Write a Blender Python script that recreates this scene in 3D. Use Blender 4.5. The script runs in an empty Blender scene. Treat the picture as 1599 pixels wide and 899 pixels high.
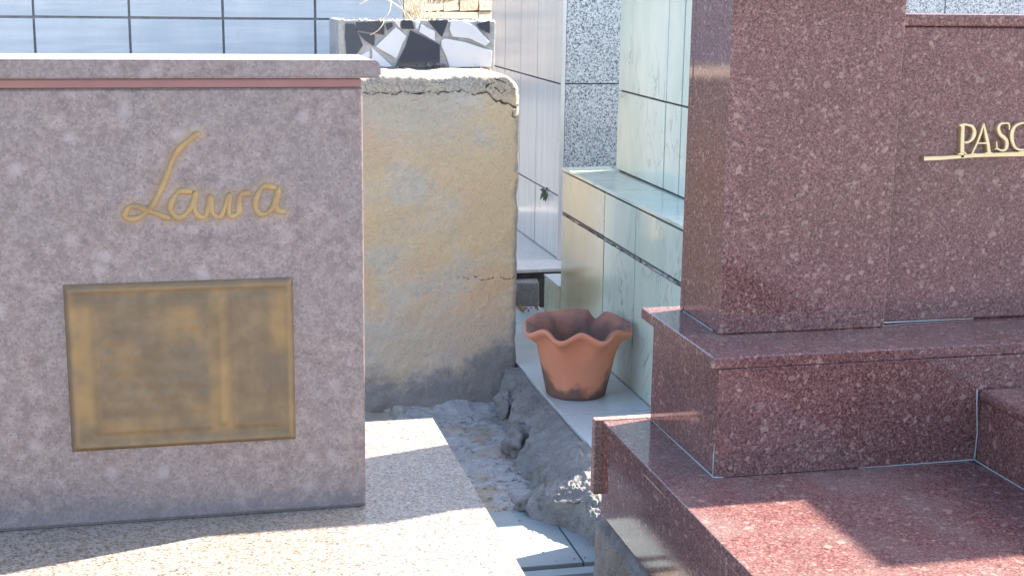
import bpy, bmesh, math, random
from mathutils import Vector, Matrix, noise
random.seed(7)
SC = bpy.context.scene
C = SC.collection

# ---------------------------------------------------------------- camera
cam_d = bpy.data.cameras.new('camera')
cam = bpy.data.objects.new('camera', cam_d); C.objects.link(cam)
rt = Vector((0.9733284, -0.2290079, 0.0136801)); up = Vector((0.0355731, 0.2095639, 0.9771477)); bk = Vector((-0.2266414, -0.9505989, 0.2121210))
cam.matrix_world = Matrix(((rt.x, up.x, bk.x, 0), (rt.y, up.y, bk.y, 0), (rt.z, up.z, bk.z, 1.05), (0, 0, 0, 1)))
cam_d.sensor_width = 36; cam_d.lens = 49.53; cam_d.clip_start = .05; cam_d.clip_end = 2000
SC.camera = cam

# ---------------------------------------------------------------- light
AZ = math.radians(72.9)          # clockwise from +Y
EL = math.radians(38)
w = bpy.data.worlds.new('World'); SC.world = w; w.use_nodes = True
sky = w.node_tree.nodes.new('ShaderNodeTexSky'); sky.sky_type = 'NISHITA'; sky.sun_disc = False
sky.sun_elevation = EL; sky.sun_rotation = AZ; sky.air_density = 1.0; sky.dust_density = 2.0; sky.ozone_density = 1.0
bg = w.node_tree.nodes['Background']; bg.inputs[1].default_value = .115
w.node_tree.links.new(sky.outputs[0], bg.inputs[0])
sd = bpy.data.lights.new('sun', 'SUN'); sd.energy = 5.0; sd.angle = math.radians(.53); sd.color = (1, .90, .78)
so = bpy.data.objects.new('sun', sd); C.objects.link(so)
sv = Vector((math.sin(AZ)*math.cos(EL), math.cos(AZ)*math.cos(EL), math.sin(EL)))
so.rotation_euler = sv.to_track_quat('Z', 'Y').to_euler(); so.location = (3, 1, 8)
SC.view_settings.view_transform = 'Standard'; SC.view_settings.look = 'None'
SC.view_settings.exposure = 2.38; SC.view_settings.gamma = 1

# ---------------------------------------------------------------- materials
class M:
    def __init__(s, name, rough=.5, spec=.5, metal=0.0):
        s.m = bpy.data.materials.new(name); s.m.use_nodes = True; s.t = s.m.node_tree
        s.b = s.t.nodes['Principled BSDF']; s.b.inputs['Roughness'].default_value = rough
        s.b.inputs['Specular IOR Level'].default_value = spec; s.b.inputs['Metallic'].default_value = metal
        tc = s.n('ShaderNodeTexCoord'); oi = s.n('ShaderNodeObjectInfo'); s.rnd = oi.outputs['Random']
        s.obj = tc.outputs['Object']
    def n(s, ty, **k):
        x = s.t.nodes.new(ty)
        for a, v in k.items(): setattr(x, a, v)
        return x
    def put(s, sock, v):
        if isinstance(v, bpy.types.NodeSocket): s.t.links.new(v, sock)
        elif v is not None: sock.default_value = v
    def math(s, op, a, b=None, c=None, clamp=False):
        x = s.n('ShaderNodeMath', operation=op, use_clamp=clamp)
        for i, v in enumerate((a, b, c)): s.put(x.inputs[i], v)
        return x.outputs[0]
    def vmath(s, op, a, b):
        x = s.n('ShaderNodeVectorMath', operation=op); s.put(x.inputs[0], a); s.put(x.inputs[1], b); return x.outputs[0]
    def noise(s, scale, detail=3, rough=.55, vec=None, dist=0):
        x = s.n('ShaderNodeTexNoise'); s.put(x.inputs['Vector'], vec or s.obj)
        x.inputs['Scale'].default_value = scale; x.inputs['Detail'].default_value = detail
        x.inputs['Roughness'].default_value = rough; x.inputs['Distortion'].default_value = dist
        return x.outputs['Fac'], x.outputs['Color']
    def voro(s, scale, vec=None, feature='F1'):
        x = s.n('ShaderNodeTexVoronoi', feature=feature); s.put(x.inputs['Vector'], vec or s.obj); x.inputs['Scale'].default_value = scale
        return x
    def ramp(s, fac, stops, interp='LINEAR'):
        x = s.n('ShaderNodeValToRGB'); cr = x.color_ramp; cr.interpolation = interp
        while len(cr.elements) < len(stops): cr.elements.new(.5)
        for e, (p, c) in zip(cr.elements, stops):
            e.position = p; e.color = (c, c, c, 1) if isinstance(c, (int, float)) else (*c, 1)
        s.put(x.inputs[0], fac); return x.outputs[0]
    def mix(s, fac, a, b, blend='MIX'):
        x = s.n('ShaderNodeMix', data_type='RGBA', blend_type=blend)
        s.put(x.inputs[0], fac)
        for i, v in ((6, a), (7, b)): s.put(x.inputs[i], (*v, 1) if isinstance(v, tuple) else v)
        return x.outputs[2]
    def step(s, v, lo, hi):
        x = s.n('ShaderNodeMapRange', interpolation_type='SMOOTHSTEP'); s.put(x.inputs[0], v)
        x.inputs[1].default_value = lo; x.inputs[2].default_value = hi; return x.outputs[0]
    def xyz(s, vec=None):
        x = s.n('ShaderNodeSeparateXYZ'); s.put(x.inputs[0], vec or s.obj); return x.outputs
    def color(s, c): s.put(s.b.inputs['Base Color'], (*c, 1) if isinstance(c, tuple) else c)
    def rough(s, v): s.put(s.b.inputs['Roughness'], v)
    def bump(s, h, strength=.3, dist=.002):
        x = s.n('ShaderNodeBump'); x.inputs['Strength'].default_value = strength; x.inputs['Distance'].default_value = dist
        s.put(x.inputs['Height'], h); s.t.links.new(x.outputs[0], s.b.inputs['Normal'])
    def attr(s, name): x = s.n('ShaderNodeAttribute', attribute_name=name); return x.outputs['Fac']

def granite(name, dark, mid, light, chip, grain=230, chips=34, chipcut=.72, rough=.16, mottle=.25, dust=.0, dustc=(.5, .47, .45), warp=.003, warpsc=320, spec=.5):
    m = M(name, rough, spec)
    _, nc = m.noise(warpsc, 2)
    v2 = m.vmath('ADD', m.obj, m.vmath('MULTIPLY', m.vmath('SUBTRACT', nc, (.5, .5, .5)), (warp*2, warp*2, warp*2)))
    g = m.voro(grain, v2); gv = m.xyz(g.outputs['Color'])[0]
    col = m.ramp(gv, [(.0, dark), (.35, mid), (.7, light), (1, tuple(min(1, x*1.5) for x in light))])
    f, _ = m.noise(5, 4, .6)
    col = m.mix(m.math('MULTIPLY', m.step(f, .35, .7), mottle), col, tuple(x*.55 for x in mid))
    f2, _ = m.noise(22, 3, .6)
    col = m.mix(m.math('MULTIPLY', m.step(f2, .55, .75), mottle), col, light)
    _, nc3 = m.noise(110, 3, .7)
    v3 = m.vmath('ADD', m.obj, m.vmath('MULTIPLY', m.vmath('SUBTRACT', nc3, (.5, .5, .5)), (.009, .009, .009)))
    for sc, cut, amt in ((chips, chipcut, .6), (chips*1.8, chipcut-.02, .65), (chips*3.4, chipcut-.035, .6)):
        c = m.voro(sc, v3); o = m.xyz(c.outputs['Color'])
        mk = m.math('MULTIPLY', m.step(o[0], cut, cut+.002), m.math('MULTIPLY', m.math('ADD', .25, m.math('MULTIPLY', o[2], .75)), amt))
        cc = m.mix(o[1], chip, tuple(x*.62+.03 for x in (chip[0], chip[1]*1.15, chip[2]*1.2)))
        col = m.mix(mk, col, cc)
    if dust:
        fd, _ = m.noise(9, 5, .65); z = m.n('ShaderNodeNewGeometry'); nz = m.xyz(z.outputs['Normal'])[2]
        k = m.math('MULTIPLY', m.math('MULTIPLY', m.step(nz, .5, .9), m.step(fd, .35, .75)), dust)
        col = m.mix(k, col, dustc)
    m.color(col)
    fr, _ = m.noise(14, 4, .65)
    m.rough(m.math('ADD', rough*.7, m.math('MULTIPLY', fr, rough*.7)))
    return m.m

RED = granite('red_granite', (.058, .0205, .0205), (.128, .053, .051), (.185, .090, .085), (.44, .275, .22), grain=470, chips=120, chipcut=.962, rough=.085, dust=.30, dustc=(.25, .215, .20), spec=.55)
SAWN = granite('sawn_granite_edge', (.14, .075, .065), (.22, .125, .11), (.29, .18, .16), (.42, .30, .26), grain=300, chips=120, chipcut=.95, rough=.8)
SLABM = granite('cream_granite', (.06, .045, .037), (.205, .175, .148), (.255, .222, .19), (.34, .31, .28), grain=360, chips=110, chipcut=.93, rough=.4, mottle=.2)

def softpink():
    m = M('pink_grey_granite', .3)
    f, _ = m.noise(12, 5, .55); f2, _ = m.noise(50, 4, .62, vec=m.vmath('ADD', m.obj, (2.1, .7, 3.3))); f3, _ = m.noise(260, 3, .75)
    g = m.xyz(m.voro(240).outputs['Color'])[0]
    col = m.ramp(f2, [(.28, (.150, .112, .108)), (.5, (.228, .172, .160)), (.72, (.325, .262, .246))])
    col = m.mix(m.math('MULTIPLY', m.step(f, .38, .66), .55), col, (.195, .158, .158))
    g2 = m.xyz(m.voro(430).outputs['Color'])[1]; col = m.mix(m.math('MULTIPLY', m.step(g2, .86, .9), .5), col, (.10, .085, .095)); col = m.mix(m.math('MULTIPLY', m.step(g2, .14, .1), .16), col, (.46, .40, .39))
    col = m.mix(m.math('MULTIPLY', m.step(g, .55, .95), .28), col, (.34, .275, .27)); col = m.mix(m.math('MULTIPLY', m.step(g, .35, .0), .30), col, (.14, .115, .125))
    c = m.voro(30, m.vmath('ADD', m.obj, (.3, .2, .1))); o = m.xyz(c.outputs['Color'])
    mk = m.math('MULTIPLY', m.step(o[0], .70, .72), m.math('SUBTRACT', 1.0, m.step(c.outputs['Distance'], .10, .42)))
    col = m.mix(m.math('MULTIPLY', mk, .5), col, (.38, .325, .33))
    col = m.mix(m.math('MULTIPLY', m.attr('gilt'), .75), col, (.33, .215, .10))
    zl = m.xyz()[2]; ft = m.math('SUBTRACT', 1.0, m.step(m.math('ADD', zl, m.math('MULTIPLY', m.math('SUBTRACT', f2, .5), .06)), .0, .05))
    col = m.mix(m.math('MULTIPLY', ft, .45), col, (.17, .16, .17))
    m.color(col); m.rough(m.math('ADD', .22, m.math('MULTIPLY', f3, .15))); return m.m
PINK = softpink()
def speckle():
    m = M('grey_speckled_granite', .22)
    f, _ = m.noise(150, 2.5, .5, dist=1.2)
    f2, _ = m.noise(110, 2, .6, dist=2.2, vec=m.vmath('ADD', m.obj, (3.3, 1.7, .4)))
    col = m.ramp(f, [(.40, (.10, .11, .13)), (.50, (.50, .52, .54)), (.7, (.66, .67, .68))])
    col = m.mix(m.math('SUBTRACT', 1.0, m.step(f2, .33, .43)), col, (.12, .13, .15))
    f3, _ = m.noise(6, 2); col = m.mix(m.math('MULTIPLY', m.step(f3, .3, .8), .25), col, (.3, .32, .35))
    m.color(col); return m.m
SPECK = speckle()
def pale_stone():
    m = M('pale_reflection_stone', .16)
    s = m.vmath('MULTIPLY', m.obj, (60, 60, 4)); f, _ = m.noise(1, 4, .6, vec=s)
    f2, _ = m.noise(260, 2)
    col = m.mix(m.step(f, .3, .75), (.70, .665, .625), (.58, .55, .52))  # pale base carries the side's bright reflection of sunlit surroundings
    col = m.mix(m.math('MULTIPLY', m.step(f2, .55, .75), .3), col, (.35, .34, .34))
    f3, _ = m.noise(5, 4, .7); col = m.mix(m.math('MULTIPLY', m.step(f3, .5, .8), .3), col, (.55, .48, .42))
    m.color(col); m.rough(m.math('ADD', .10, m.math('MULTIPLY', f2, .15))); return m.m
PALE = pale_stone()
def marble(name, base, alt, vein, stain, veins=.7, rough=.13):
    m = M(name, rough)
    off = m.n('ShaderNodeCombineXYZ'); 
    for i, k in enumerate((7.3, 3.1, 5.7)): m.put(off.inputs[i], m.math('MULTIPLY', m.rnd, k))
    v = m.vmath('ADD', m.obj, off.outputs[0])
    vs = m.vmath('MULTIPLY', v, (1.0, 1.6, .55))
    f, _ = m.noise(7, 5, .6, vec=vs, dist=.6)
    col = m.mix(m.step(f, .3, .7), base, alt)
    f1, _ = m.noise(6, 6, .62, vec=vs, dist=1.0)
    ridge = m.math('ABSOLUTE', m.math('SUBTRACT', f1, .5))
    k = m.math('MULTIPLY', m.math('SUBTRACT', 1.0, m.step(ridge, .0, .018)), veins)
    fm, _ = m.noise(4, 2, vec=v); k = m.math('MULTIPLY', k, m.step(fm, .42, .62))
    col = m.mix(k, col, vein)
    fs, _ = m.noise(3, 4, .6, vec=vs); col = m.mix(m.math('MULTIPLY', m.step(fs, .5, .75), .35), col, stain)
    fd, _ = m.noise(45, 4, .7, vec=vs); col = m.mix(m.math('MULTIPLY', m.step(fd, .6, .8), .18), col, (.25, .23, .2))
    m.color(col)
    fr, _ = m.noise(20, 3, vec=v); m.rough(m.math('ADD', rough*.6, m.math('MULTIPLY', fr, rough)))
    fb, _ = m.noise(9, 2, vec=v); m.bump(fb, .06, .004)
    return m.m
GREEN = marble('green_marble_tile', (.47, .57, .49), (.56, .62, .54), (.20, .25, .21), (.62, .58, .40))
LOWT = marble('blue_grey_floor_tile', (.235, .29, .31), (.29, .34, .36), (.16, .20, .21), (.25, .27, .25), veins=.2, rough=.35)
GREENY = marble('reflection_tinted_marble_tile', (.53, .52, .35), (.57, .57, .43), (.30, .27, .17), (.56, .42, .20), veins=.5)  # stain plus the ochre wall's reflection, painted into the far-end tile colour
FLOOR = marble('pale_floor_tile', (.44, .52, .53), (.52, .57, .57), (.32, .36, .36), (.5, .5, .46), veins=.25, rough=.3)
WTILE = marble('white_wall_tile', (.60, .635, .66), (.69, .70, .71), (.55, .60, .66), (.72, .68, .64), veins=.12, rough=.14)
def sheen_streaks():  # glossy sheen of the wall tiles, multiplied into their base colour
    t = WTILE.node_tree; b = t.nodes['Principled BSDF']; src = b.inputs['Base Color'].links[0].from_socket
    tc = t.nodes.new('ShaderNodeTexCoord'); mp = t.nodes.new('ShaderNodeMapping'); mp.inputs['Rotation'].default_value = (0, .5, 0); mp.inputs['Scale'].default_value = (2, 2, 26)
    n = t.nodes.new('ShaderNodeTexNoise'); n.inputs['Scale'].default_value = 2.2; n.inputs['Detail'].default_value = 4; n.inputs['Distortion'].default_value = .5
    r = t.nodes.new('ShaderNodeValToRGB'); r.color_ramp.elements[0].position = .35; r.color_ramp.elements[0].color = (.84, .87, .90, 1); r.color_ramp.elements[1].position = .7; r.color_ramp.elements[1].color = (1, 1, 1, 1)
    x = t.nodes.new('ShaderNodeMix'); x.data_type = 'RGBA'; x.blend_type = 'MULTIPLY'; x.inputs[0].default_value = 1
    L = t.links; L.new(tc.outputs['Object'], mp.inputs[0]); L.new(mp.outputs[0], n.inputs['Vector']); L.new(n.outputs['Fac'], r.inputs[0])
    L.new(src, x.inputs[6]); L.new(r.outputs[0], x.inputs[7]); L.new(x.outputs[2], b.inputs['Base Color'])
sheen_streaks()

def grout(name, c, c2, rough=.9, scale=40, bump=.5):
    m = M(name, rough); f, _ = m.noise(scale, 6, .65); f2, _ = m.noise(scale*.15, 4, .6)
    col = m.mix(m.step(f, .3, .7), c, c2); col = m.mix(m.math('MULTIPLY', m.step(f2, .4, .7), .5), col, tuple(x*.6 for x in c))
    f3, _ = m.noise(scale*7, 3, .7); col = m.mix(m.math('MULTIPLY', m.step(f3, .58, .7), .5), col, tuple(min(1, x*1.9) for x in c2))
    m.color(col); m.bump(m.math('ADD', f, m.math('MULTIPLY', f3, .35)), bump, .006); return m.m
WALLJ = grout('wall_tile_grout', (.20, .19, .19), (.29, .275, .27))
DARKJ = grout('dark_grout', (.09, .085, .08), (.17, .155, .14))
MORTAR = grout('grey_mortar', (.30, .30, .30), (.44, .44, .43), scale=60)
def concm():
    m = M('weathered_concrete', .92); f, _ = m.noise(20, 5, .65); f2, _ = m.noise(75, 5, .75, dist=.6); f3, _ = m.noise(240, 3, .75)
    col = m.mix(m.step(f, .3, .7), (.20, .195, .19), (.31, .30, .29)); col = m.mix(m.math('MULTIPLY', m.step(f2, .54, .68), .55), col, (.13, .125, .12))
    col = m.mix(m.math('MULTIPLY', m.step(f3, .56, .68), .55), col, (.46, .45, .43)); col = m.mix(m.math('MULTIPLY', m.step(f3, .44, .34), .5), col, (.11, .105, .10))
    m.color(col); m.bump(m.math('ADD', f2, m.math('MULTIPLY', f3, .5)), 1.0, .006); return m.m
CONC = concm()
def bedm():
    m = M('rough_mortar_bed', .9); f, _ = m.noise(26, 6, .7); f2, _ = m.noise(7, 4, .6); f3, _ = m.noise(190, 3, .7); f4, _ = m.noise(70, 4, .7, dist=.8)
    col = m.mix(m.step(f, .3, .7), (.33, .33, .33), (.48, .475, .465)); col = m.mix(m.math('MULTIPLY', m.step(f2, .50, .62), .7), col, (.34, .27, .19))
    col = m.mix(m.math('MULTIPLY', m.step(f4, .60, .70), .4), col, (.16, .155, .15)); col = m.mix(m.math('MULTIPLY', m.step(f3, .58, .7), .4), col, (.55, .54, .52))
    m.color(col); m.bump(m.math('ADD', f, m.math('MULTIPLY', f4, .6)), 1.0, .008); return m.m
BED = bedm()
PATCH = grout('pale_mortar', (.24, .24, .235), (.40, .39, .37), scale=30, bump=1.0)
DIRT = grout('bare_earth', (.16, .13, .10), (.26, .22, .17), scale=12)
PAVED = grout('grey_concrete_ground', (.17, .17, .175), (.25, .25, .255), scale=9)

def plaster():
    m = M('ochre_stained_plaster', .92)
    o = m.xyz(); x = m.math('ADD', o[0], .3); z = m.math('SUBTRACT', o[2], .2)
    f, _ = m.noise(5.5, 5, .62); f1, _ = m.noise(3.2, 4, .6, vec=m.vmath('ADD', m.obj, (4.1, 0, 2.2))); f2, _ = m.noise(38, 6, .7); f3, _ = m.noise(190, 3, .7); f5, _ = m.noise(85, 3, .7, dist=2.0); f6, _ = m.noise(210, 3, .75, dist=1.5)
    g_ = m.math('ADD', m.math('MULTIPLY', m.math('SUBTRACT', f2, .5), .30), m.math('MULTIPLY', m.math('SUBTRACT', f5, .5), .16)); f = m.math('ADD', f, m.math('MULTIPLY', g_, .8)); f1 = m.math('ADD', f1, m.math('MULTIPLY', g_, .7)); n0 = m.math('SUBTRACT', f, .5); n1 = m.math('SUBTRACT', f1, .5)
    col = m.mix(m.step(f2, .3, .7), (.60, .49, .36), (.72, .60, .45))
    col = m.mix(m.math('MULTIPLY', m.step(m.math('ADD', f, m.math('MULTIPLY', m.step(x, .66, .9), .10)), .36, .58), .85), col, (.76, .52, .27))
    col = m.mix(m.math('MULTIPLY', m.step(f1, .45, .63), .8), col, (.76, .47, .26))
    up_ = m.step(m.math('ADD', m.math('ADD', z, m.math('MULTIPLY', n0, .45)), m.math('MULTIPLY', m.step(x, .70, .86), -.14)), .56, .74)
    col = m.mix(m.math('MULTIPLY', up_, .6), col, (.50, .455, .375))
    band = m.step(m.math('ADD', z, m.math('MULTIPLY', n0, .06)), .745, .775)
    col = m.mix(m.math('MULTIPLY', m.math('MULTIPLY', band, m.step(f5, .40, .60)), .75), col, (.20, .19, .18))
    low = m.math('SUBTRACT', 1.0, m.step(m.math('ADD', z, m.math('MULTIPLY', n1, .35)), .10, .30))
    col = m.mix(m.math('MULTIPLY', low, .6), col, (.60, .52, .43))
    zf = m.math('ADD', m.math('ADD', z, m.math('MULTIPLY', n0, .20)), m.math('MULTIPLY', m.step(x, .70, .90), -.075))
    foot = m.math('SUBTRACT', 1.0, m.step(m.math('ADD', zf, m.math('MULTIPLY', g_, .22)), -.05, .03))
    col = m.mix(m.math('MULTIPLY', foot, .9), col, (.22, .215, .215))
    col = m.mix(m.math('MULTIPLY', m.step(f3, .55, .75), .35), col, (.20, .18, .15))
    col = m.mix(m.math('MULTIPLY', m.step(f5, .53, .67), .34), col, (.34, .29, .25)); col = m.mix(m.math('MULTIPLY', m.step(f6, .57, .69), .36), col, (.22, .19, .16)); col = m.mix(m.math('MULTIPLY', m.step(f6, .44, .30), .35), col, (.78, .70, .58))
    f4, _ = m.noise(16, 5, .7); col = m.mix(m.math('MULTIPLY', m.step(f4, .56, .75), .45), col, (.42, .39, .35))
    edge = m.math('MULTIPLY', m.step(m.math('ADD', x, m.math('MULTIPLY', m.math('SUBTRACT', f2, .5), .03)), .872, .892), m.step(f4, .42, .56))
    col = m.mix(m.math('MULTIPLY', edge, .6), col, (.30, .29, .28))
    col = m.mix(m.attr('crack'), col, (.05, .045, .04))  # shade inside the carved cracks painted in as near-black
    m.color(col); m.bump(m.math('SUBTRACT', m.math('MULTIPLY', f2, .6), m.math('ADD', f5, m.math('MULTIPLY', f6, .5))), .8, .004); return m.m
PLAST = plaster()
def flat(name, c, rough=.5, metal=0.0, var=.15, scale=30):
    m = M(name, rough, metal=metal); f, _ = m.noise(scale, 4, .6)
    m.color(m.mix(f, tuple(x*(1-var) for x in c), tuple(min(1, x*(1+var)) for x in c))); return m.m
NAVY = flat('navy_glazed_shard', (.04, .052, .07), .12); WHITE = flat('white_glazed_shard', (.55, .58, .61), .1, var=.06)
BRASS = flat('polished_brass', (.70, .58, .36), .38, .75)
REDSEAM = flat('red_mortar_seam', (.27, .135, .125), .8, var=.25, scale=12)
SEAL = flat('clear_sealant', (.40, .44, .46), .35)
STRAW = flat('dry_straw', (.70, .58, .40), .9, var=.3); LEAF = flat('green_leaf', (.05, .10, .03), .5, var=.4); DEAD = flat('dead_leaf', (.22, .13, .07), .9, var=.4)
def patina():
    m = M('tarnished_brass', .6, metal=.25)
    f, _ = m.noise(30, 3, .55); f2, _ = m.noise(90, 4, .65); f3, _ = m.noise(16, 3, .5)
    col = m.mix(m.step(f, .3, .72), (.155, .105, .06), (.22, .152, .085)); col = m.mix(m.math('MULTIPLY', m.step(f2, .5, .7), .35), col, (.125, .098, .07))
    col = m.mix(m.math('MULTIPLY', m.step(f3, .45, .7), .5), col, (.13, .105, .08))
    col = m.mix(m.math('MULTIPLY', m.attr('gilt'), .85), col, (.34, .21, .085))
    m.color(col); return m.m
PATINA = patina()
GILT = flat('faded_gilt', (.36, .24, .11), .7, .2, var=.45, scale=26)
def stonem():
    m = M('cream_field_stone', .9); f, _ = m.noise(12, 5, .65); f2, _ = m.noise(70, 4, .7)
    t = m.math('MULTIPLY', m.rnd, .6)
    col = m.mix(t, (.56, .47, .36), (.42, .33, .25)); col = m.mix(m.math('MULTIPLY', m.step(f, .4, .7), .4), col, (.60, .54, .46))
    m.color(col); m.bump(f2, .7, .01); return m.m
STONE = stonem()
def terracotta():
    m = M('terracotta', .75)
    z = m.xyz()[2]; f, _ = m.noise(22, 5, .65); f2, _ = m.noise(6, 3, .6); f3, _ = m.noise(120, 3, .7)
    col = m.mix(m.step(f2, .3, .7), (.60, .225, .125), (.66, .275, .165))
    col = m.mix(m.math('MULTIPLY', m.step(f3, .55, .75), .25), col, (.50, .27, .18))
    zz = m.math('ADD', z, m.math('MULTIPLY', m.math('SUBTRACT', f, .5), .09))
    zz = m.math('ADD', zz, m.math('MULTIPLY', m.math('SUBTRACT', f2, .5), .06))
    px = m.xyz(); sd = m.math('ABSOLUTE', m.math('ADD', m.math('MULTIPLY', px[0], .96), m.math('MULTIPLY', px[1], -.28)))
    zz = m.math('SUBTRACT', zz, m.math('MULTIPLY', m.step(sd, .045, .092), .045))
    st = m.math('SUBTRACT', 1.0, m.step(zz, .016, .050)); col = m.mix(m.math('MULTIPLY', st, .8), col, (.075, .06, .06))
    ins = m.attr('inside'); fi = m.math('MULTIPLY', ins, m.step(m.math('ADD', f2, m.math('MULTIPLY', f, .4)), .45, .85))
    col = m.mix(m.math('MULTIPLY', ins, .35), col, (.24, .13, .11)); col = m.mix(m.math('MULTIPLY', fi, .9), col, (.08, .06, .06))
    m.color(col); m.bump(f3, .25, .001); return m.m
TERRA = terracotta()

# ---------------------------------------------------------------- helpers
def W(p):
    v = Vector((0, 0, 0))
    while p: v += p.location; p = p.parent
    return v
def link(name, me, mat, parent=None, kind=None, label=None, smooth=False, loc=None):
    o = bpy.data.objects.new(name, me); C.objects.link(o)
    if mat and not me.materials: me.materials.append(mat)
    if smooth: me.polygons.foreach_set('use_smooth', [True]*len(me.polygons))
    if parent: o.parent = parent
    if loc is not None: o.location = loc
    if kind: o['kind'] = kind
    if label: o['label'] = label
    return o
def tag(o, label, cat, group=None):
    o['label'] = label; o['category'] = cat
    if group: o['group'] = group
    return o
def thing(name, label, cat, loc, group=None):
    o = bpy.data.objects.new(name, None); C.objects.link(o); o.location = loc; o.empty_display_size = .1
    return tag(o, label, cat, group)
def raw(name, verts, faces, mat, parent=None, smooth=False, **k):
    b = W(parent); me = bpy.data.meshes.new(name)
    me.from_pydata([tuple(Vector(v)-b) for v in verts], [], faces); me.validate(); me.update()
    return link(name, me, mat, parent, smooth=smooth, **k)
def box(name, x0, x1, y0, y1, z0, z1, mat, parent=None, bev=.002, jit=0, **k):
    bm = bmesh.new(); bmesh.ops.create_cube(bm, size=1)
    b = W(parent)
    for v in bm.verts:
        v.co = Vector((x0+(v.co.x+.5)*(x1-x0), y0+(v.co.y+.5)*(y1-y0), z0+(v.co.z+.5)*(z1-z0)))-b
        if jit: v.co += Vector([random.uniform(-jit, jit) for _ in range(3)])
    if bev: bmesh.ops.bevel(bm, geom=bm.edges[:], offset=bev, segments=2, profile=.5, affect='EDGES')
    me = bpy.data.meshes.new(name); bm.to_mesh(me); bm.free()
    return link(name, me, mat, parent, **k)
def prism(name, poly, y, th, mat, parent, bev=.001, **k):
    """polygon of (x, z) facing -Y, its front at y - th, its back at y"""
    bm = bmesh.new(); b = W(parent)
    f = bm.faces.new([bm.verts.new(Vector((x, y-th, z))-b) for x, z in poly])
    r = bmesh.ops.extrude_face_region(bm, geom=[f])
    for v in [g for g in r['geom'] if isinstance(g, bmesh.types.BMVert)]: v.co.y += th
    bmesh.ops.recalc_face_normals(bm, faces=bm.faces[:])
    if bev: bmesh.ops.bevel(bm, geom=bm.edges[:], offset=bev, segments=1, affect='EDGES')
    me = bpy.data.meshes.new(name); bm.to_mesh(me); bm.free()
    return link(name, me, mat, parent, **k)
def tiles(parent, plane, at, us, vs, mat, gap=.003, th=.008, sgn=1, name='tile', jit=.0006, skip=()):
    for i in range(len(us)-1):
        for j in range(len(vs)-1):
            if (i, j) in skip: continue
            a0, a1, b0, b1 = us[i]+gap/2, us[i+1]-gap/2, vs[j]+gap/2, vs[j+1]-gap/2
            d = random.uniform(-jit, jit); c0, c1 = sorted((at+d, at+d+th*sgn))
            if plane == 'X': box(name, c0, c1, a0, a1, b0, b1, mat, parent, .0012, jit*.6)
            elif plane == 'Y': box(name, a0, a1, c0, c1, b0, b1, mat, parent, .0012, jit*.6)
            else: box(name, a0, a1, b0, b1, c0, c1, mat, parent, .0012, jit*.6)
def tube(name, pts, r, mat, parent, n=6, **k):
    pts = [Vector(p) for p in pts]; rs = r if isinstance(r, (list, tuple)) else [r]*len(pts)
    V, F = [], []
    for i, p in enumerate(pts):
        d = (pts[min(i+1, len(pts)-1)]-pts[max(i-1, 0)]).normalized()
        a = d.cross(Vector((.13, 1, .21))).normalized(); bb = d.cross(a)
        for j in range(n):
            t = 2*math.pi*j/n; V.append(p+(a*math.cos(t)+bb*math.sin(t))*rs[i])
    for i in range(len(pts)-1):
        for j in range(n):
            F.append((i*n+j, i*n+(j+1) % n, (i+1)*n+(j+1) % n, (i+1)*n+j))
    F += [tuple(range(n))[::-1], tuple(range((len(pts)-1)*n, len(pts)*n))]
    return raw(name, V, F, mat, parent, smooth=True, **k)
def smooth_path(pts, k=6):
    out = []; P = [Vector(p) for p in pts]
    for i in range(len(P)-1):
        p0, p1, p2, p3 = P[max(i-1, 0)], P[i], P[i+1], P[min(i+2, len(P)-1)]
        for j in range(k):
            t = j/k; out.append(.5*((2*p1)+(p2-p0)*t+(2*p0-5*p1+4*p2-p3)*t*t+(3*p1-p0-3*p2+p3)*t**3))
    return out+[P[-1]]
def lerp(tab, x):
    if x <= tab[0][0]: return tab[0][1]
    for (a, b), (c, d) in zip(tab, tab[1:]):
        if x <= c: return b+(d-b)*(x-a)/(c-a)
    return tab[-1][1]
def fbm(x, y, z, sc, oct=4): return noise.fractal(Vector((x, y, z))*sc, 1.0, 2.0, oct)
def grid(nu, nv): return [(j*nu+i, j*nu+i+1, (j+1)*nu+i+1, (j+1)*nu+i) for j in range(nv-1) for i in range(nu-1)]

# ================================================================ SETTING
raw('ground', [(-150, -150, -.42), (150, -150, -.42), (150, 150, -.42), (-150, 150, -.42)], [(0, 1, 2, 3)], PAVED, kind='structure')

# raised walkway of pale tiles between the tombs
walk = box('tiled_walkway', .908, 2.6, 2.33, 4.42, -.30, -.006, MORTAR, bev=0, kind='structure')
tiles(walk, 'Z', 0, [.905, 1.148], [2.335, 2.77, 3.235, 3.713, 4.195, 4.418], FLOOR, sgn=-1)
tiles(walk, 'Z', 0, [1.148, 1.60, 2.05, 2.55], [2.335, 2.77, 3.035], FLOOR, sgn=-1)

# sunken strip between the graves: lower tiles, then mortar
low = box('sunken_pavement', .44, 1.0, 1.6, 2.93, -.40, -.126, BED, bev=0, kind='structure')
tiles(low, 'Z', -.11, [.46, .779, .98], [2.596, 2.908], LOWT, sgn=-1, th=.014, gap=.004)
tiles(low, 'Z', -.115, [.46, .802], [2.553, 2.588], LOWT, sgn=-1, th=.012, name='nosing')

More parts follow.
